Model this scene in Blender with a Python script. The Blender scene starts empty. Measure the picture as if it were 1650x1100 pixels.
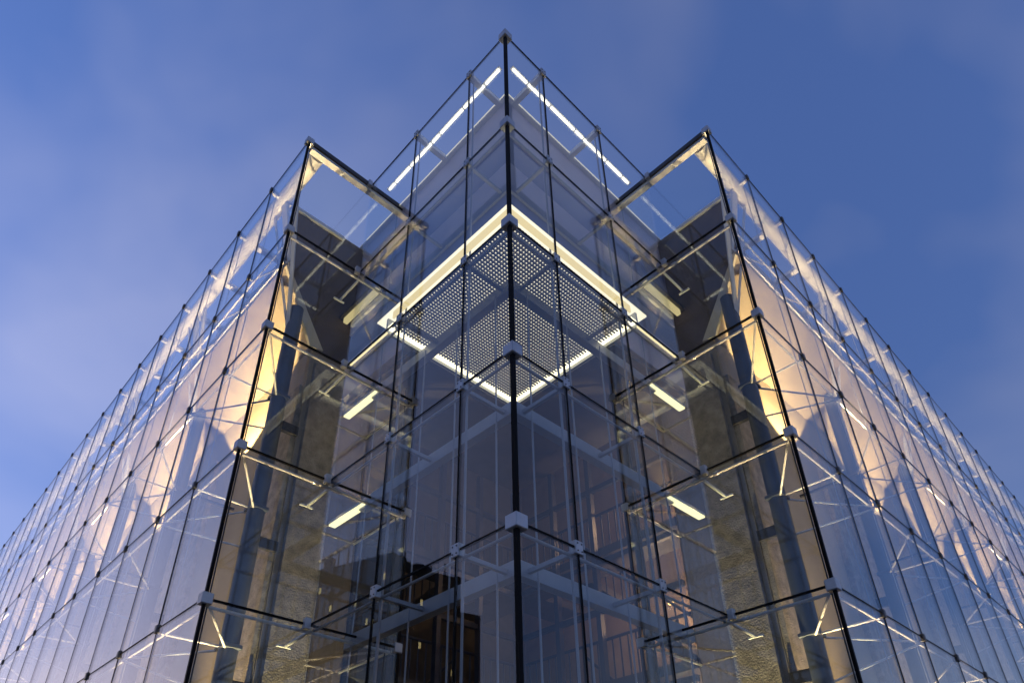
import bpy, bmesh, math, random
from mathutils import Vector, Matrix
random.seed(7)

# ------------------------------------------------------------------ camera, sky, sun, exposure
scene = bpy.context.scene
U = 1.8            # one facade module in metres
EYE = 1.6          # camera height in metres
def W(p):          # module coordinates (z from eye level) -> metres
    return Vector((p[0]*U, p[1]*U, p[2]*U + EYE))

cam_d = bpy.data.cameras.new('camera')
cam = bpy.data.objects.new('camera', cam_d)
scene.collection.objects.link(cam)
scene.camera = cam
yaw, pit, rol = 0.7949, 0.5499, -0.0182
fw = Vector((-math.sin(yaw)*math.cos(pit), math.cos(yaw)*math.cos(pit), math.sin(pit)))
rt = Vector((math.cos(yaw), math.sin(yaw), 0)); up = rt.cross(fw)
r2 = rt*math.cos(rol) + up*math.sin(rol); u2 = -rt*math.sin(rol) + up*math.cos(rol)
m = Matrix((r2, u2, -fw)).transposed().to_4x4()
m.translation = W((2.9117, -2.9123, 0))
cam.matrix_world = m
cam_d.sensor_width = 36.0
cam_d.lens = 1114.5/1650*36
cam_d.shift_x = (825-821.53)/1650
cam_d.shift_y = (775.83-550)/1650
cam_d.clip_end = 5000

SUN_EL = math.radians(7.0)
SUN_AZ = math.radians(-162.0)           # angle from +x, anticlockwise
world = bpy.data.worlds.new('World'); scene.world = world; world.use_nodes = True
wn = world.node_tree.nodes; wl = world.node_tree.links
bg = wn['Background']; bg.inputs['Strength'].default_value = 0.1
sky = wn.new('ShaderNodeTexSky'); sky.sky_type = 'NISHITA'; sky.sun_disc = False
sky.sun_elevation = SUN_EL; sky.sun_rotation = math.pi/2 - SUN_AZ
sky.ozone_density = 3.0; sky.dust_density = 0.2; sky.air_density = 1.0
tc = wn.new('ShaderNodeTexCoord')
mp = wn.new('ShaderNodeMapping'); mp.inputs['Scale'].default_value = (1.2, 1.2, 1.8)
mp.inputs['Rotation'].default_value = (0.3, 0.5, 0.9); mp.inputs['Location'].default_value = (1.943, 0.905, 3.906)
ns = wn.new('ShaderNodeTexNoise'); ns.inputs['Scale'].default_value = 1.5
ns.inputs['Detail'].default_value = 4.0; ns.inputs['Roughness'].default_value = 0.45
ns.inputs['Distortion'].default_value = 0.3
rp = wn.new('ShaderNodeValToRGB'); rp.color_ramp.elements[0].position = 0.39; rp.color_ramp.elements[1].position = 0.60
rp.color_ramp.elements[1].color = (0.85, 0.85, 0.85, 1)
hs = wn.new('ShaderNodeHueSaturation'); hs.inputs['Saturation'].default_value = 0.84; hs.inputs['Value'].default_value = 1.3
tint = wn.new('ShaderNodeMix'); tint.data_type = 'RGBA'; tint.blend_type = 'MULTIPLY'; tint.inputs[0].default_value = 1.0
tint.inputs[7].default_value = (1.22, 0.90, 0.98, 1)
tint2 = wn.new('ShaderNodeMix'); tint2.data_type = 'RGBA'; tint2.blend_type = 'MULTIPLY'; tint2.inputs[0].default_value = 1.0
tint2.inputs[7].default_value = (0.92, 0.80, 1.12, 1)
mx = wn.new('ShaderNodeMix'); mx.data_type = 'RGBA'
wl.new(tc.outputs['Generated'], mp.inputs['Vector']); wl.new(mp.outputs[0], ns.inputs['Vector'])
wl.new(ns.outputs['Fac'], rp.inputs[0]); wl.new(rp.outputs[0], mx.inputs[0])
wl.new(sky.outputs[0], tint2.inputs[6]); wl.new(tint2.outputs[2], mx.inputs[6])
wl.new(sky.outputs[0], hs.inputs['Color']); wl.new(hs.outputs[0], tint.inputs[6])
wl.new(tint.outputs[2], mx.inputs[7])
sp = wn.new('ShaderNodeSeparateXYZ'); wl.new(tc.outputs['Generated'], sp.inputs[0])
mr = wn.new('ShaderNodeMapRange'); mr.inputs['From Min'].default_value = 0.0; mr.inputs['From Max'].default_value = 0.9
mr.inputs['To Min'].default_value = 0.45; mr.inputs['To Max'].default_value = 1.25; wl.new(sp.outputs['Z'], mr.inputs['Value'])
vm = wn.new('ShaderNodeVectorMath'); vm.operation = 'SCALE'; wl.new(mx.outputs[2], vm.inputs[0]); wl.new(mr.outputs[0], vm.inputs['Scale'])
wl.new(vm.outputs[0], bg.inputs['Color'])

sd = bpy.data.lights.new('sun', 'SUN'); sd.energy = 0.08; sd.angle = math.radians(10); sd.color = (1.0, 0.82, 0.66)
so = bpy.data.objects.new('sun', sd); scene.collection.objects.link(so)
sdir = Vector((math.cos(SUN_AZ)*math.cos(SUN_EL), math.sin(SUN_AZ)*math.cos(SUN_EL), math.sin(SUN_EL)))
so.rotation_euler = sdir.to_track_quat('Z', 'Y').to_euler(); so.location = (0, 0, 60)

vs = scene.view_settings; vs.view_transform = 'Standard'; vs.look = 'None'; vs.gamma = 1.0
vs.use_curve_mapping = False; vs.exposure = 1.3
scene.cycles.use_denoising = True
scene.cycles.max_bounces = 10; scene.cycles.transparent_max_bounces = 48
scene.cycles.glossy_bounces = 4; scene.cycles.diffuse_bounces = 4
scene.cycles.caustics_reflective = False; scene.cycles.caustics_refractive = False
scene.cycles.sample_clamp_indirect = 4.0

# ------------------------------------------------------------------ materials
def mat(name):
    mm = bpy.data.materials.new(name); mm.use_nodes = True
    nt = mm.node_tree; nt.nodes.clear()
    out = nt.nodes.new('ShaderNodeOutputMaterial')
    return mm, nt, nt.nodes, nt.links, out

def solid(name, col, rough=0.5, metal=0.0, var=0.12, scale=6.0, bump=0.0, bscale=60.0, stretch=(1, 1, 1), spots=0.0, spec=0.5):
    mm, nt, N, L, out = mat(name)
    b = N.new('ShaderNodeBsdfPrincipled'); b.inputs['Roughness'].default_value = rough; b.inputs['Metallic'].default_value = metal; b.inputs['Specular IOR Level'].default_value = spec
    t = N.new('ShaderNodeTexCoord'); mpn = N.new('ShaderNodeMapping'); mpn.inputs['Scale'].default_value = stretch
    geo = N.new('ShaderNodeNewGeometry')
    L.new(geo.outputs['Position'], mpn.inputs['Vector'])
    n = N.new('ShaderNodeTexNoise'); n.inputs['Scale'].default_value = scale/U; n.inputs['Detail'].default_value = 6
    L.new(mpn.outputs[0], n.inputs['Vector'])
    r = N.new('ShaderNodeValToRGB'); r.color_ramp.elements[0].position = 0.3; r.color_ramp.elements[1].position = 0.7
    r.color_ramp.elements[0].color = tuple(c*(1-var) for c in col)+(1,); r.color_ramp.elements[1].color = tuple(min(1, c*(1+var)) for c in col)+(1,)
    L.new(n.outputs['Fac'], r.inputs[0])
    last = r.outputs[0]
    if spots:
        n3 = N.new('ShaderNodeTexNoise'); n3.inputs['Scale'].default_value = 45; n3.inputs['Detail'].default_value = 2
        L.new(geo.outputs['Position'], n3.inputs['Vector'])
        r3 = N.new('ShaderNodeValToRGB'); r3.color_ramp.elements[0].position = 0.34; r3.color_ramp.elements[1].position = 0.42
        r3.color_ramp.elements[0].color = (1-spots,)*3+(1,); r3.color_ramp.elements[1].color = (1, 1, 1, 1)
        L.new(n3.outputs['Fac'], r3.inputs[0])
        mu = N.new('ShaderNodeMix'); mu.data_type = 'RGBA'; mu.blend_type = 'MULTIPLY'; mu.inputs[0].default_value = 1
        L.new(last, mu.inputs[6]); L.new(r3.outputs[0], mu.inputs[7]); last = mu.outputs[2]
    L.new(last, b.inputs['Base Color'])
    if bump:
        n2 = N.new('ShaderNodeTexNoise'); n2.inputs['Scale'].default_value = bscale/U; n2.inputs['Detail'].default_value = 4
        L.new(mpn.outputs[0], n2.inputs['Vector'])
        bp = N.new('ShaderNodeBump'); bp.inputs['Strength'].default_value = bump; bp.inputs['Distance'].default_value = 0.05
        L.new(n2.outputs['Fac'], bp.inputs['Height']); L.new(bp.outputs[0], b.inputs['Normal'])
    L.new(b.outputs[0], out.inputs['Surface'])
    return mm

def glass(name, tintc, f0):
    mm, nt, N, L, out = mat(name)
    geo = N.new('ShaderNodeNewGeometry')
    # gentle waviness of real float glass
    nz = N.new('ShaderNodeTexNoise'); nz.inputs['Scale'].default_value = 0.5; nz.inputs['Detail'].default_value = 1.0
    L.new(geo.outputs['Position'], nz.inputs['Vector'])
    bp = N.new('ShaderNodeBump'); bp.inputs['Strength'].default_value = 0.06; bp.inputs['Distance'].default_value = 0.02
    L.new(nz.outputs['Fac'], bp.inputs['Height'])
    dt = N.new('ShaderNodeVectorMath'); dt.operation = 'DOT_PRODUCT'
    L.new(geo.outputs['Incoming'], dt.inputs[0]); L.new(geo.outputs['Normal'], dt.inputs[1])
    ab = N.new('ShaderNodeMath'); ab.operation = 'ABSOLUTE'; L.new(dt.outputs['Value'], ab.inputs[0])
    su = N.new('ShaderNodeMath'); su.operation = 'SUBTRACT'; su.inputs[0].default_value = 1; L.new(ab.outputs[0], su.inputs[1])
    pw = N.new('ShaderNodeMath'); pw.operation = 'POWER'; pw.inputs[1].default_value = 5; L.new(su.outputs[0], pw.inputs[0])
    ma = N.new('ShaderNodeMath'); ma.operation = 'MULTIPLY_ADD'; ma.inputs[1].default_value = 1-f0; ma.inputs[2].default_value = f0
    L.new(pw.outputs[0], ma.inputs[0])
    tr = N.new('ShaderNodeBsdfTransparent'); tr.inputs[0].default_value = tintc+(1,)
    gl = N.new('ShaderNodeBsdfGlossy'); gl.inputs['Roughness'].default_value = 0.0; gl.inputs['Color'].default_value = (1, 1, 1, 1)
    L.new(bp.outputs[0], gl.inputs['Normal'])
    mi = N.new('ShaderNodeMixShader'); L.new(ma.outputs[0], mi.inputs[0]); L.new(tr.outputs[0], mi.inputs[1]); L.new(gl.outputs[0], mi.inputs[2])
    L.new(mi.outputs[0], out.inputs['Surface'])
    return mm

def emit(name, col, s):
    mm, nt, N, L, out = mat(name)
    e = N.new('ShaderNodeEmission'); e.inputs[0].default_value = col+(1,); e.inputs[1].default_value = s
    L.new(e.outputs[0], out.inputs['Surface']); return mm

M = {}
M['glass'] = glass('clear_glass', (0.955, 0.968, 0.96), 0.038)
M['seal'] = solid('black_silicone_seal', (0.006, 0.006, 0.007), 0.7, spec=0.1)
M['alu'] = solid('satin_aluminium', (0.42, 0.43, 0.45), 0.45, 0.6, 0.08, 12, 0.05, 80)
M['steel'] = solid('stainless_rod', (0.62, 0.62, 0.62), 0.32, 0.85, 0.08, 20)
M['white'] = solid('pale_painted_steel', (0.72, 0.71, 0.69), 0.45, 0.0, 0.08, 4, 0.03, 40)
M['greysteel'] = solid('grey_painted_steel', (0.30, 0.32, 0.36), 0.45, 0.0, 0.1, 4, 0.03, 40)
M['clampgrey'] = solid('dark_grey_clamp', (0.09, 0.09, 0.10), 0.5, 0.3)
M['tube'] = solid('slate_painted_column', (0.07, 0.078, 0.095), 0.42, 0.0, 0.12, 5, 0.03, 40)
M['dark'] = solid('dark_bronze_metal', (0.035, 0.033, 0.032), 0.4, 0.3, 0.2, 6)
M['navy'] = solid('navy_painted_steel', (0.022, 0.028, 0.055), 0.45, 0.0, 0.2, 5)
M['shadeconc'] = solid('shaded_brown_concrete', (0.16, 0.118, 0.08), 0.85, 0, 0.2, 1.4, 0.15, 30, (1, 1, 1), 0.2)  # darker copy of the concrete, wing-end shade put into its colour
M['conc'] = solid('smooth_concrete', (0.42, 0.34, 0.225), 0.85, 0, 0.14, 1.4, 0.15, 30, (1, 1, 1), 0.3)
M['edgeconc'] = solid('pale_edge_concrete', (0.64, 0.57, 0.40), 0.7, 0, 0.12, 2, 0.1, 30)
M['rough'] = solid('bush_hammered_concrete', (0.33, 0.285, 0.225), 0.95, 0, 0.3, 9, 0.55, 55, (1, 1, 1.0), 0.35)
M['fascia'] = solid('slate_fascia_panel', (0.48, 0.44, 0.53), 0.4, 0.0, 0.12, 1.0)
M['fascia2'] = solid('blue_grey_fascia_panel', (0.17, 0.19, 0.32), 0.35, 0.0, 0.12, 1.0)
M['plenum'] = solid('white_plenum', (0.8, 0.78, 0.72), 0.8)
M['grille'] = solid('perforated_grey_metal', (0.6, 0.6, 0.62), 0.5, 0.0, 0.1, 6)
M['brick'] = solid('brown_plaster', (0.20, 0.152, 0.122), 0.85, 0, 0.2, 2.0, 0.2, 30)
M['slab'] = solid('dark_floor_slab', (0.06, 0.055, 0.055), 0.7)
M['led'] = emit('warm_white_led', (1.0, 0.88, 0.55), 1.3)
M['strip'] = emit('parapet_tube', (1.0, 0.95, 0.78), 1.5)
M['edge2'] = emit('recess_light_line', (1.0, 0.82, 0.42), 0.6)
M['edge'] = emit('edge_glint_glow', (1.0, 0.93, 0.75), 0.35)
M['cove'] = emit('cove_light', (1.0, 0.80, 0.40), 0.42)
M['luminous'] = emit('plenum_glow', (1.0, 0.90, 0.66), 0.6)
M['fluo'] = emit('fluorescent_diffuser', (1.0, 0.90, 0.50), 0.75)
M['slatglow'] = emit('yellow_slat_glow', (1.0, 0.82, 0.38), 0.25)
M['bulb'] = emit('amber_lamp', (1.0, 0.50, 0.14), 3.0)
M['spotglow'] = emit('uplight_lens', (1.0, 0.82, 0.52), 3.0)
M['paving'] = solid('granite_paving', (0.16, 0.155, 0.15), 0.8, 0, 0.15, 2, 0.1, 30)
M['tower'] = solid('olive_tower_cladding', (0.06, 0.057, 0.038), 0.8, 0, 0.2, 0.3)
M['towerwin'] = solid('tower_dark_window', (0.02, 0.020, 0.020), 0.5, 0, 0.2, 0.5, spec=0.2)
M['litwin'] = emit('lit_office_window', (1.0, 0.80, 0.35), 0.8)

# ------------------------------------------------------------------ mesh helpers (all sizes in modules)
col = scene.collection
cache = {}; WM = {}
def link(name, me, parent, matrix):
    o = bpy.data.objects.new(name, me); col.objects.link(o)
    if name == 'pane':
        matrix = matrix @ Matrix.Rotation(random.gauss(0, .0014), 4, 'Z') @ Matrix.Rotation(random.gauss(0, .001), 4, 'X') @ Matrix.Rotation(random.gauss(0, .001), 4, 'Y')
    o.matrix_world = matrix
    WM[o.name] = matrix.copy()
    if parent is not None:
        o.parent = parent
        o.matrix_parent_inverse = (WM[parent.name] if parent.name in WM else parent.matrix_world).inverted()
    return o

def box_mesh(dx, dy, dz, mt, bev):
    k = ('b', round(dx, 4), round(dy, 4), round(dz, 4), mt, bev)
    if k not in cache:
        bm = bmesh.new(); bmesh.ops.create_cube(bm, size=1.0)
        bmesh.ops.scale(bm, vec=(dx*U, dy*U, dz*U), verts=bm.verts)
        if bev: bmesh.ops.bevel(bm, geom=list(bm.edges), offset=bev*U, segments=1, affect='EDGES')
        me = bpy.data.meshes.new('box'); bm.to_mesh(me); bm.free(); me.materials.append(M[mt]); cache[k] = me
    return cache[k]

def box(name, a, b, mt, parent, bev=0):       # a, b: opposite corners in modules
    c = W(((a[0]+b[0])/2, (a[1]+b[1])/2, (a[2]+b[2])/2))
    return link(name, box_mesh(abs(a[0]-b[0]), abs(a[1]-b[1]), abs(a[2]-b[2]), mt, bev), parent, Matrix.Translation(c))

def rod(name, a, b, r, mt, parent, seg=8):
    k = ('r', mt, seg)
    if k not in cache:
        bm = bmesh.new(); bmesh.ops.create_cone(bm, cap_ends=True, segments=seg, radius1=1, radius2=1, depth=1)
        me = bpy.data.meshes.new('rod'); bm.to_mesh(me); bm.free(); me.materials.append(M[mt])
        for p in me.polygons: p.use_smooth = len(p.vertices) == 4
        cache[k] = me
    A, B = W(a), W(b); d = B-A
    mtx = Matrix.Translation((A+B)/2) @ d.to_track_quat('Z', 'Y').to_matrix().to_4x4() @ Matrix.Diagonal((r*U, r*U, d.length, 1))
    return link(name, cache[k], parent, mtx)

def bar(name, a, b, w, h, mt, parent):        # rectangular bar, w across, h in height
    k = ('q', mt)
    if k not in cache:
        bm = bmesh.new(); bmesh.ops.create_cube(bm, size=1.0)
        me = bpy.data.meshes.new('bar'); bm.to_mesh(me); bm.free(); me.materials.append(M[mt]); cache[k] = me
    A, B = W(a), W(b); d = (B-A); x = d.normalized()
    z = Vector((0, 0, 1)); y = z.cross(x)
    y = y.normalized() if y.length > 1e-4 else Vector((0, 1, 0)); z = x.cross(y)
    R = Matrix((x, y, z)).transposed().to_4x4()
    return link(name, cache[k], parent, Matrix.Translation((A+B)/2) @ R @ Matrix.Diagonal((d.length, w*U, h*U, 1)))

def poly(name, verts, faces, mt, parent, mode=None):
    me = bpy.data.meshes.new(name); me.from_pydata([W(v) for v in verts], [], faces); me.materials.append(M[mt])
    bm = bmesh.new(); bm.from_mesh(me); bmesh.ops.recalc_face_normals(bm, faces=bm.faces); bm.to_mesh(me); bm.free()
    return link(name, me, parent, Matrix.Identity(4))

def prism(name, prof, axis_a, axis_b, place, mt, parent):   # profile extruded between a and b
    n = len(prof); v = [place(p, axis_a) for p in prof]+[place(p, axis_b) for p in prof]
    f = [tuple(range(n)), tuple(range(2*n-1, n-1, -1))]+[(i, (i+1) % n, n+(i+1) % n, n+i) for i in range(n)]
    return poly(name, v, f, mt, parent)

def thing(name, loc, label, cat, group=None):
    o = bpy.data.objects.new(name, None); col.objects.link(o); o.location = W(loc); o.empty_display_size = 0.2
    bpy.context.view_layer.update()
    o['label'] = label; o['category'] = cat
    if group: o['group'] = group
    return o
def tag(o, label, cat, group=None):
    o['label'] = label; o['category'] = cat
    if group: o['group'] = group
    return o

# ------------------------------------------------------------------ grid
Z6 = -0.8629
ZL = [8.5484, 6.8145, 5.2790, 3.7436, 2.2081, 0.6727, Z6]   # level 0 is the top
GR = -EYE/U                                                  # ground
A = [0.0, 0.6151, 1.6544, 2.6937]                            # tower joints along each face
P, Q, INN, INS = 2.6937, 0.9701, 0.98, 0.49                  # re-entrant, wing offset, inner skin, ring beam inset
NW = 19                                                       # panels along each wing
T = 0.012                                                     # pane thickness
G = 0.006                                                     # half joint

def S(side):                # left wing as drawn; right wing mirrored about the diagonal
    if side == 'L': return lambda x, y, z: (x, y, z)
    return lambda x, y, z: (-y, -x, z)

# ground
g = poly('ground', [(-900, -900, GR), (900, -900, GR), (900, 900, GR), (-900, 900, GR)], [(0, 1, 2, 3)], 'paving', None); g['kind'] = 'structure'

def sbox(f, name, a, b, mt, parent, bev=0):
    return box(name, f(*a), f(*b), mt, parent, bev)

# ------------------------------------------------------------------ wings
words = {'L': 'left', 'R': 'right'}
XE = P+1.0                                                    # building end wall
for side in 'LR':
    f = S(side); wd = words[side]
    # ---- glass facade of the wing
    fa = thing('glass_facade', f(-P-9, -Q, GR), 'long point-fixed glass facade receding to the %s, in front of uplit concrete' % wd, 'glass facade', 'point-fixed glass wing facades')
    for i in range(6):
        zt, zb = ZL[i], ZL[i+1]
        if i == 5: zb = GR+0.01
        for j in range(NW):
            x0, x1 = -P-j, -P-j-1
            sbox(f, 'pane', (x0-G, -Q, zb+G), (x1+G, -Q-T, zt-G), 'glass', fa)
    for j in range(1, NW+1):
        sbox(f, 'vertical_joint', (-P-j-G, -Q-T*1.25, GR+.01), (-P-j+G, -Q+T*.25, ZL[0]), 'seal', fa)
        rod('tie_rod', f(-P-j, -Q+.07, ZL[5]), f(-P-j, -Q+.07, ZL[0]-.05), .0055, 'greysteel', fa, 6)
    sbox(f, 'corner_post', (-P-.013, -Q-.014, GR+.01), (-P+.014, -Q+.013, ZL[0]), 'seal', fa)
    rod('tie_rod', f(-P-.06, -Q+.05, ZL[5]), f(-P-.06, -Q+.05, ZL[0]-.05), .007, 'dark', fa, 6)
    for i in range(6):
        sbox(f, 'horizontal_joint', (-P-.02, -Q-T*1.2, ZL[i]-G), (-P-NW, -Q+T*.2, ZL[i]+G), 'seal', fa)
        if i: rod('transom_rod', f(-P-.05, -Q+.06, ZL[i]-.035), f(-P-NW, -Q+.06, ZL[i]-.035), .010, 'white', fa, 6)
        sbox(f, 'corner_clamp', (-P+.04, -Q-.04, ZL[i]-.05), (-P-.055, -Q+.055, ZL[i]+.05), 'alu', fa, .006)
        for j in range(1, NW+1):
            x = -P-j
            sbox(f, 'clamp', (x-.028, -Q-.03, ZL[i]-.04), (x+.028, -Q+.03, ZL[i]+.04), 'clampgrey', fa, .006)
    # top truss
    tt = rod('top_tube', f(-P-.12, -.78, ZL[0]), f(-P-NW, -.78, ZL[0]), .10, 'white', fa, 20)
    for j in range(1, NW+1):
        x = -P-j
        bar('tube_bracket', f(x, -Q+.02, ZL[0]-.02), f(x, -.86, ZL[0]-.02), .05, .07, 'white', tt)
        bar('truss_rung', f(x, -.70, ZL[0]-.06), f(x, .18, ZL[0]-.06), .09, .06, 'white', fa)
        rod('top_stay', f(x, -Q+.03, ZL[1]-.03), f(x, -.6, 7.32), .010, 'white', fa, 6)
    rod('truss_chord', f(-XE, -.30, ZL[0]-.10), f(-P-NW, -.30, ZL[0]-.10), .03, 'white', fa, 8)
    # columns with their spider rods
    for k in range(6):
        x = -XE-3*k
        c = rod('support_column', f(x, -.3, GR+.005), f(x, -.3, 6.72), .095, 'tube', fa, 24)
        for i in (2, 3, 4, 5):
            z = ZL[i]-.03
            sbox(f, 'column_collar', (x-.10, -.40, z-.025), (x+.10, -.20, z+.025), 'tube', c, .01)
            sbox(f, 'wall_bracket', (x-.03, -.22, z-.42), (x+.03, .0, z-.30), 'dark', c)
            rod('brace_rod', f(x, -.38, z), f(x, -Q+.03, z), .013, 'white', fa, 6)
            for s in (-1, 1):
                rod('brace_rod', f(x+.06*s, -.36, z-.02), f(x+s, -Q+.03, z), .012, 'white', fa, 6)
            rod('brace_rod', f(x-.05, -.36, z-.45), f(x-1.0, -Q+.04, z-.02), .011, 'white', fa, 6)
        for s in (-1, 1):
            bar('raker', f(x, -.36, 6.3), f(x+.32*s, -.74, ZL[0]-.1), .05, .03, 'white', fa)
        bar('raker', f(x, -.53, 7.42), f(x, -.76, ZL[0]-.08), .13, .04, 'white', fa)
    # ---- end screen of the wing
    es = thing('glass_end_screen', f(-P, 0, GR), 'narrow glass screen closing the end of the %s wing, with dark top beam' % wd, 'glass screen', 'glass end screens of the wings')
    ys = [-Q, 0.0, INS, INN]
    for i in range(6):
        zt, zb = ZL[i], ZL[i+1]
        if i == 5: zb = GR+.01
        sbox(f, 'pane', (-P, -Q+.02, zb+G), (-P+T, -.012, zt-G), 'glass', es)
        sbox(f, 'pane', (-P, .012, zb+G), (-P+T, INN-.012, zt-G), 'glass', es)
        sbox(f, 'inner_pane', (-P-.02, INN, zb+G), (-P-.98, INN+T, zt-G), 'glass', es)
    for i in range(1, 6):
        z = ZL[i]
        sbox(f, 'horizontal_joint', (-P-.005, -Q+.04, z-.009), (-P+.018, INN, z+.009), 'seal', es)
        rod('transom_rod', f(-P-.05, -Q+.06, z-.045), f(-P-.05, INN, z-.045), .016, 'white', es, 8)
        rod('transom_rod', f(-P-.02, INN-.05, z-.04), f(-XE, INN-.05, z-.04), .014, 'steel', es, 8)
        rod('turnbuckle', f(-P-.05, -.16, z-.045), f(-P-.05, -.10, z-.045), .024, 'steel', es, 8)
        sbox(f, 'inner_clamp', (-P-.05, INN-.05, z-.055), (-P+.03, INN+.04, z+.045), 'alu', es, .006)
        rod('stay', f(-P-.05, .04, z-.03), f(-P-.50, .04, z-.06), .017, 'white', es, 8)
        bar('stay_foot', f(-P-.50, -.05, z-.07), f(-P-.50, .10, z-.07), .03, .015, 'white', es)
    sbox(f, 'vertical_joint', (-P-.008, INN-.012, GR+.01), (-P+.018, INN+.016, ZL[0]), 'seal', es)
    sbox(f, 'vertical_joint', (-P-.52, INN-.006, GR+.01), (-P-.50, INN+.018, ZL[0]), 'seal', es)
    rod('tie_rod', f(-P-.07, INN-.1, GR+.01), f(-P-.07, INN-.1, ZL[0]-.05), .008, 'dark', es, 6)
    rod('tie_rod', f(-P-.07, INS, GR+.01), f(-P-.07, INS, ZL[0]-.05), .008, 'greysteel', es, 6)
    sbox(f, 'top_beam', (-P-.10, -Q+.03, ZL[0]-.045), (-P+.025, INN+.03, ZL[0]+.035), 'dark', es, .005)
    sbox(f, 'beam_flange', (-P-.085, -Q+.06, ZL[0]-.095), (-P+.0, INN, ZL[0]-.047), 'white', es)
    # ---- concrete wing building
    cw = thing('concrete_wing', f(-XE-7, 3, GR), 'uplit concrete %s wing with flared cornice, standing behind glass' % wd, 'building', 'concrete wings behind glass')
    far = -P-NW-1
    sbox(f, 'wall', (-XE, 0, GR), (far, .96, 6.24), 'conc', cw)
    sbox(f, 'rear_wall', (-5.75, .965, GR), (far, 5.2, 7.40), 'conc', cw)
    fc = prism('flared_cornice', [(0.0, 6.25), (-.58, 7.32), (-.58, 7.40), (0.9, 7.40), (0.9, 6.25)], -XE, far, lambda p, t: f(t, p[0], p[1]), 'conc', cw)
    prism('cornice_edge', [(-.575, 7.30), (-.54, 7.34), (.13, 6.23), (-.05, 6.20)], -XE+.06, -XE+.012, lambda p, t: f(t, p[0], p[1]), 'edgeconc', fc)
    sbox(f, 'end_panel', (-XE+.010, .53, GR), (-XE+.002, .95, 6.2), 'shadeconc', cw)
    prism('end_panel', [(-.50, 7.34), (-.50, 7.45), (.95, 7.45), (.95, 6.21), (.18, 6.21)], -XE+.010, -XE+.002, lambda p, t: f(t, p[0], p[1]), 'shadeconc', cw)
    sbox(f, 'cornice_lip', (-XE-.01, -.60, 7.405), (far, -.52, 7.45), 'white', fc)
    sbox(f, 'gable_wall', (-XE, -.58, 7.46), (-XE-.3, 5.0, ZL[0]), 'shadeconc', cw)
    sbox(f, 'penthouse_wall', (-XE-.31, .9, 7.41), (far, 5.0, 8.1), 'conc', cw)
    sbox(f, 'rough_pier', (-XE+.07, .06, GR), (-XE+.001, .52, 6.0), 'rough', cw)
    for k in range(6):
        x = -XE-3*k
        sbox(f, 'pilaster', (min(-XE-.01, x+.6), -.07, GR), (x-.6, -.001, 5.6), 'rough', cw)
    # louvres high on the end wall; alternate slats glow instead of catching lamplight
    lv = thing('louvre_panel', f(-P-.5, .5, 7.2), 'pale slatted louvre under the top beam of the %s glass end box' % wd, 'louvre', 'louvres in the glass end boxes')
    sbox(f, 'frame', (-P-.12, .30, 6.95), (-XE+.02, .80, 6.99), 'dark', lv)
    for q in range(4):
        sbox(f, 'slat' if q % 2 else 'glow_slat', (-P-.15, .34+.115*q, 6.86), (-XE+.08, .40+.115*q, 6.945), 'white' if q % 2 else 'slatglow', lv)
    # fluorescent bars in the glass end box
    for n, i in enumerate((2, 3)):
        z = ZL[i]-.03
        fl = thing('fluorescent_lamp', f(-P-.4, .5, z), '%s of two fluorescent bar lamps in the %s glass end box' % (['upper', 'lower'][n], wd), 'lamp', 'fluorescent bars in the glass end boxes')
        sbox(f, 'housing', (-P-.05, .455, z), (-P-.78, .545, z+.035), 'white', fl)
        sbox(f, 'diffuser', (-P-.06, .46, z-.02), (-P-.77, .54, z-.001), 'fluo', fl)
    # wall uplights: one per bay high on the wall, one per pilaster at the ground
    def uplight(x, y, z, ya, energy, size, blend, label, group, lean=0.0, hue=(1.0, 0.72, 0.37), leanx=0.0):
        ul = thing('wall_uplight', f(x, y, z), label, 'uplight', group)
        rod('housing', f(x, y, z-.14), f(x, y, z), .045, 'dark', ul, 12)
        rod('lens', f(x, y, z+.001), f(x, y, z+.006), .036, 'spotglow', ul, 12)
        bar('arm', f(x, y+.03, z-.1), f(x, ya, z-.1), .03, .03, 'dark', ul)
        ld = bpy.data.lights.new('uplight_beam', 'SPOT'); ld.energy = energy*random.uniform(.78, 1.15); ld.color = hue
        ld.spot_size = math.radians(size); ld.spot_blend = blend; ld.shadow_soft_size = 0.03
        lo = bpy.data.objects.new('uplight_beam', ld); col.objects.link(lo)
        aim = Vector(f(leanx, lean, 1.0))
        lo.matrix_world = Matrix.Translation(W(f(x, y, z+.03))) @ (-aim).to_track_quat('Z', 'Y').to_matrix().to_4x4()
        lo.parent = ul; lo.matrix_parent_inverse = ul.matrix_world.inverted()
    nth = ['first', 'second', 'third', 'fourth', 'fifth', 'sixth']
    for k in range(6):
        uplight(-XE-3*k-1.5, -.58, 4.55, 0.0, 1300, 76, .10, '%s upper warm uplight along the %s wing wall, counted from the near end' % (nth[k], wd), 'upper uplights along the concrete wings')
    for k in range(4):
        uplight(-XE-3*k-.38, -.55, GR+.15, -.55, 1800, 50, .6, '%s low warm uplight at the foot of the %s wing, counted from the near end' % (nth[k], wd), 'ground uplights along the concrete wings', .08)
    uplight(-P-.62, .30, GR+.15, .30, 1300, 46, .5, 'low yellowish uplight at the foot of the rough pier of the %s wing' % wd, 'pier uplights', 0.0, (1.0, .84, .42), -.27)

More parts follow.
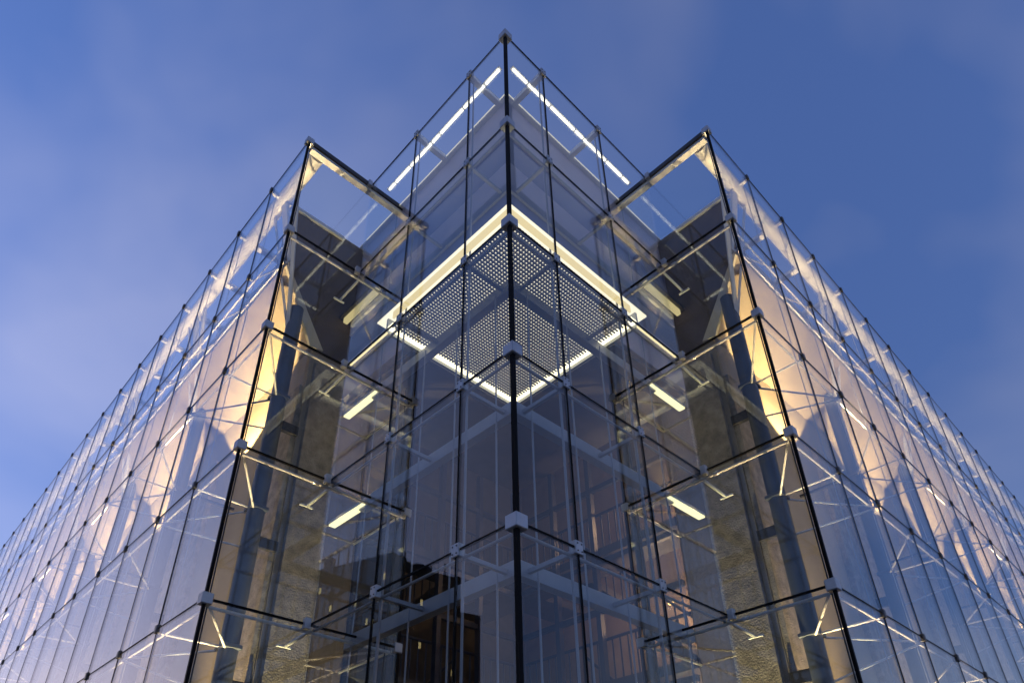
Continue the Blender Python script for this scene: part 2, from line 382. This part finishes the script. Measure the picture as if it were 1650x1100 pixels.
# ------------------------------------------------------------------ glass corner tower
tw = thing('glass_tower', (-1.3, 1.3, GR), 'central glass corner tower with lit ceiling, between the two wings', 'glass tower')
c1x = 1.95
C45 = [0, A[1], A[2], A[3]]
for side in 'LR':
    f = S(side)
    for i in range(6):
        zt, zb = ZL[i], ZL[i+1]
        if i == 5: zb = GR+.01
        for j in range(3):
            sbox(f, 'pane', (-C45[j]-(G if j else .02), -T, zb+G), (-C45[j+1]+(G if j < 2 else .012), 0, zt-G), 'glass', tw)
    for j in (1, 2):
        x = -C45[j]
        sbox(f, 'vertical_joint', (x-.0065, -T*1.3, GR+.01), (x+.0065, T*.3, ZL[0]), 'seal', tw)
        rod('tie_rod', f(x, .06, GR+.01), f(x, .06, ZL[0]-.1), .011, 'greysteel', tw, 6)
    for x in (-C45[1]-.1, -C45[2]+.35, -C45[2]-.2, -C45[3]+.4):
        rod('hanger_rod', f(x, INS, GR+.01), f(x, INS, ZL[2]), .009, 'greysteel', tw, 6)
    for i in range(6):
        z = ZL[i]
        sbox(f, 'horizontal_joint', (-.02, -T*1.2, z-.007), (-P, T*.2, z+.007), 'seal', tw)
        if i: rod('transom_rod', f(-.02, .05, z-.04), f(-P, .05, z-.04), .014, 'greysteel', tw, 6)
        for j in (1, 2):
            x = -C45[j]
            cl = sbox(f, 'clamp', (x-.042, -.028, z-.055), (x+.042, .03, z+.055), 'alu', tw, .006)
            for bx, bz in ((-.022, -.03), (.022, -.03), (-.022, .03), (.022, .03)):
                rod('bolt', f(x+bx, -.0275, z+bz), f(x+bx, -.032, z+bz), .007, 'dark', cl, 6)
            bar('strut', f(x, .03, z-.02), f(x, INS, z-.02), .035 if i else .065, .035 if i else .075, 'greysteel' if i else 'white', tw)
        if i: sbox(f, 'ring_beam', (-INS+.0 if side == 'L' else -INS-.09, INS, z-.075), (-P-.2, INS+.09, z+.055), 'greysteel', tw)
        sbox(f, 'reentrant_clamp', (-P-.004, -.075, z-.055), (-P+.055, -.014, z+.05), 'alu', tw, .005)
    sbox(f, 'edge_glow', (-INS+.02, INS-.036, ZL[0]-.012), (-XE+.2, INS-.031, ZL[0]+.004), 'edge', tw)  # added glowing strip, stands in for the lit glint along the roof edge
    sbox(f, 'edge_glow', (-c1x, .025, 5.30), (-P+.03, .045, 5.325), 'edge2', tw)
    # roof fascia with horizontal boards
    zz = [ZL[0]-.02, 8.1, 7.75, 7.25, 6.75, 6.25, 5.62]
    for b in range(6):
        dpt = (.03, .0, .02, .0, .03, .0)[b]
        sbox(f, 'fascia_board', (-INS-dpt if side == 'L' else -INS-dpt-.002, INS+dpt, zz[b]-.01), (-XE+.02, INS+.12, zz[b+1]), 'fascia2' if b in (2, 4) else 'fascia', tw)
    sbox(f, 'roof_edge', (-INS+.03 if side == 'L' else -INS-.031, INS-.03, ZL[0]-.028), (-XE+.02, INS+.03, ZL[0]+.012), 'white', tw)
sbox(S('L'), 'corner_post', (-.014, -.018, GR+.01), (.018, .014, ZL[0]), 'seal', tw)
for i in range(6):
    sbox(S('L'), 'corner_clamp', (-.07, -.045, ZL[i]-.055), (.045, .07, ZL[i]+.055), 'alu', tw, .006)
box('roof', (-XE, INS+.13, 8.40), (-INS-.13, XE, 8.50), 'slab', tw)
# ceiling: lattice panel, lit coves round it, plenum above
cz = 5.36
c0, c1 = .06, 1.86
box('plenum', (-2.15, .02, 5.58), (-.02, 2.15, 5.60), 'luminous', tw)  # plenum itself glows, in place of cove light falling on it
lat = bmesh.new()
def lat_bar(ax, ay, bx, by, w, z0, z1):
    d = Vector((bx-ax, by-ay, 0)); n = Vector((-d.y, d.x, 0)).normalized()*w/2
    v = []
    for z in (z0, z1):
        for (qx, qy, s) in ((ax, ay, 1), (bx, by, 1), (bx, by, -1), (ax, ay, -1)):
            v.append(lat.verts.new(W((qx+n.x*s, qy+n.y*s, z))))
    for q in ((0, 1, 2, 3), (7, 6, 5, 4), (0, 4, 5, 1), (1, 5, 6, 2), (2, 6, 7, 3), (3, 7, 4, 0)): lat.faces.new([v[t] for t in q])
stp = .038
n = int((c1-c0)/stp)
for q in range(n+1):
    t = c0+q*stp
    lat_bar(-c0+.03, t, -c1-.03, t, .0195, cz, cz+.012)
    lat_bar(-t, c0-.03, -t, c1+.03, .0195, cz-.0125, cz-.0005)
bmesh.ops.recalc_face_normals(lat, faces=lat.faces)
me = bpy.data.meshes.new('ceiling_lattice'); lat.to_mesh(me); lat.free(); me.materials.append(M['grille'])
lo = link('ceiling_lattice', me, tw, Matrix.Identity(4)); lo['kind'] = 'stuff'
box('cove_lamp', (-c1-.035, c0, 5.40), (-c1-.125, c1+.125, 5.44), 'led', tw)
box('cove_lamp', (-c1-.03, c1+.035, 5.40), (-c0, c1+.125, 5.44), 'led', tw)
box('cove_shield', (-c1-.13, c0, 5.36), (-c1-.16, c1+.16, 5.575), 'greysteel', tw)  # added shields, keep cove light from striping the wing walls
box('cove_shield', (-c1-.128, c1+.13, 5.36), (-c0, c1+.16, 5.575), 'greysteel', tw)
box('cove_lamp', (-c1, .03, 5.46), (-.03, .05, 5.555), 'cove', tw)
box('cove_lamp', (-.05, .06, 5.46), (-.03, c1, 5.555), 'cove', tw)
box('dark_ceiling', (-XE+.03, 2.16, 5.50), (-.50, XE-.03, 5.56), 'slab', tw)
box('dark_ceiling', (-XE+.03, .55, 5.50), (-2.16, 2.155, 5.56), 'slab', tw)

# LED strips at the parapet
for side in 'LR':
    f = S(side)
    st = thing('light_strip', f(-1.6, .2, ZL[0]-.06), 'row of white light tubes under the %s parapet of the glass tower' % words[side], 'light strip', 'parapet light strips')
    x = -.30
    for ln in (.27, .40, .46, .17, .46, .34, .16):
        sbox(f, 'tube', (x, .174, ZL[0]-.068), (x-ln+.035, .198, ZL[0]-.047), 'strip', st); x -= ln
    sbox(f, 'tray', (-.28, .16, ZL[0]-.043), (x, .215, ZL[0]-.03), 'white', st)

# ------------------------------------------------------------------ stair hall behind the tower
for side in 'LR':
    f = S(side); wd = words[side]
    hall = thing('stair_hall', f(-6, 3, GR), 'brown walled stair hall with navy steel frame seen through the %s tower glass' % wd, 'stair hall', 'stair halls behind the tower')
    sbox(f, 'back_wall', (-5.6, 1.02, GR), (-5.5, 5.62 if side == 'L' else 5.495, 8.3), 'brick' if side == 'R' else 'slab', hall)  # left wall takes the dark slab colour, standing in for an unlit hall
    for y in (1.55, 2.25, 2.95, 3.66):
        sbox(f, 'mullion', (-XE-.05, y-.035, GR), (-XE+.03, y+.035, 5.5), 'navy', hall)
    for z in (.9, 2.05, 3.15, 3.8, 4.9):
        sbox(f, 'transom', (-XE-.04, 1.0, z-.035), (-XE+.02, 3.62, z+.035), 'navy', hall)
    for z in (.55, 2.3, 4.05):
        la = sbox(f, 'landing', (-XE-.08, 1.02, z-.12), (-4.35, 5.18, z), 'slab', hall)
        rod('handrail', f(-XE-.12, 1.02, z+.52), f(-XE-.12, 3.9, z+.52), .022, 'navy', la, 8)
        for q in range(22):
            y = 1.1+q*.12
            rod('baluster', f(-XE-.12, y, z), f(-XE-.12, y, z+.52), .012, 'navy', la, 5)
    for z in (.55, 2.3):
        sf = prism('stair_flight', [(1.3, z-.05), (3.1, z+1.65), (3.1, z+1.85), (1.3, z+.15)], -4.4, -5.0, lambda p, t: f(t, p[0], p[1]), 'slab', hall)
        for q in range(14):
            y = 1.35+q*.13; zz2 = z+.15+(y-1.3)*.944
            rod('baluster', f(-4.42, y, zz2), f(-4.42, y, zz2+.5), .012, 'navy', sf, 5)
        rod('handrail', f(-4.42, 1.3, z+.65), f(-4.42, 3.1, z+2.35), .022, 'navy', sf, 8)
    for n, (y, z) in enumerate(((1.5, 5.1), (1.95, 3.5), (1.4, 1.9)) if side == 'R' else ((1.6, 5.1), (2.7, 3.5), (3.4, 1.9))):
        pl = thing('ceiling_lamp', f(-4.9, y, z), 'amber lamp in the %s stair hall, %s one' % (wd, ['upper', 'middle', 'lower'][n]), 'lamp', 'amber stair hall lamps')
        rod('lamp_body', f(-4.9, y, z), f(-4.9, y, z+.06), .05, 'dark', pl, 12)
        rod('lamp_lens', f(-4.9, y, z-.02), f(-4.9, y, z-.001), .04, 'bulb', pl, 12)
        ld = bpy.data.lights.new('lamp_light', 'POINT'); ld.energy = 55 if side == 'R' else 1; ld.color = (1.0, 0.62, 0.34); ld.shadow_soft_size = .06
        lo = bpy.data.objects.new('lamp_light', ld); col.objects.link(lo); lo.location = W(f(-4.9, y, z-.08))
        lo.parent = pl; lo.matrix_parent_inverse = pl.matrix_world.inverted()

# ------------------------------------------------------------------ office tower across the street (seen mirrored in the glass)
ox, oy = 2.9117, 2.9123                       # where mirrored sight lines start
def far(az, d, z): return (ox+math.cos(math.radians(az))*d, oy+math.sin(math.radians(az))*d, z)
ot = thing('office_tower', far(-147, 62, GR), 'dark office tower with roof masts and lit windows, mirrored in the glass', 'office tower')
k0, k1, k2 = far(-157, 66, 0), far(-146, 56, 0), far(-138.4, 60, 0)
def wall_block(name, a, b, depth, z1, mt):
    d = Vector((b[0]-a[0], b[1]-a[1], 0)).normalized(); nrm = Vector((d.y, -d.x, 0))
    if nrm.dot(Vector((a[0]-ox, a[1]-oy, 0))) < 0: nrm = -nrm
    n = nrm*depth
    v = [(a[0], a[1], GR), (b[0], b[1], GR), (b[0]+n.x, b[1]+n.y, GR), (a[0]+n.x, a[1]+n.y, GR)]
    v += [(p[0], p[1], z1) for p in v]
    poly(name, v, [(3, 2, 1, 0), (4, 5, 6, 7), (0, 1, 5, 4), (1, 2, 6, 5), (2, 3, 7, 6), (3, 0, 4, 7)], mt, ot)
    return d, -nrm
for a, b, zt in ((k0, k1, 26.6), (k1, far(-140.2, 58.8, 0), 25.6), (far(-140.1, 58.9, 0), k2, 22.3)):
    d, nr = wall_block('wall', a, b, 9, zt, 'tower')
    Lg = math.hypot(b[0]-a[0], b[1]-a[1]); nb = max(1, int(Lg/1.3))
    for r in range(3, int(zt/1.9)):
        for q in range(nb):
            t = (q+.5)*Lg/nb
            cx, cy = a[0]+d.x*t+nr.x*.02, a[1]+d.y*t+nr.y*.02
            lit = random.random() < .2
            wi = bar('window', (cx-d.x*.36, cy-d.y*.36, r*1.9-.3), (cx+d.x*.36, cy+d.y*.36, r*1.9-.3), .1, 1.0, 'towerwin', ot)
            if lit: bar('lit_pane', (cx-d.x*.12+nr.x*.06, cy-d.y*.12+nr.y*.06, r*1.9-.3), (cx+d.x*.1+nr.x*.06, cy+d.y*.1+nr.y*.06, r*1.9-.3), .03, .55, 'litwin', wi)
for az, h, w in ((-147.5, 2.6, .10), (-146.6, 1.6, .5), (-145.5, 1.5, .7), (-149, 1.2, .08), (-150, 2.0, .07), (-144.5, 1.2, .06), (-143, 1.0, .06), (-141.8, 1.3, .06), (-151.5, .9, .5), (-143.8, .7, .8), (-148.3, 1.5, .05), (-148.6, .9, .35), (-145.0, 2.2, .05), (-146.1, 2.9, .05), (-142.4, .8, .05), (-150.8, 1.6, .05), (-152.4, 1.1, .05)):
    p = far(az, 60.5, 0)
    rod('roof_mast', (p[0], p[1], 25.5), (p[0], p[1], 26.6+h), w, 'dark', ot, 8)
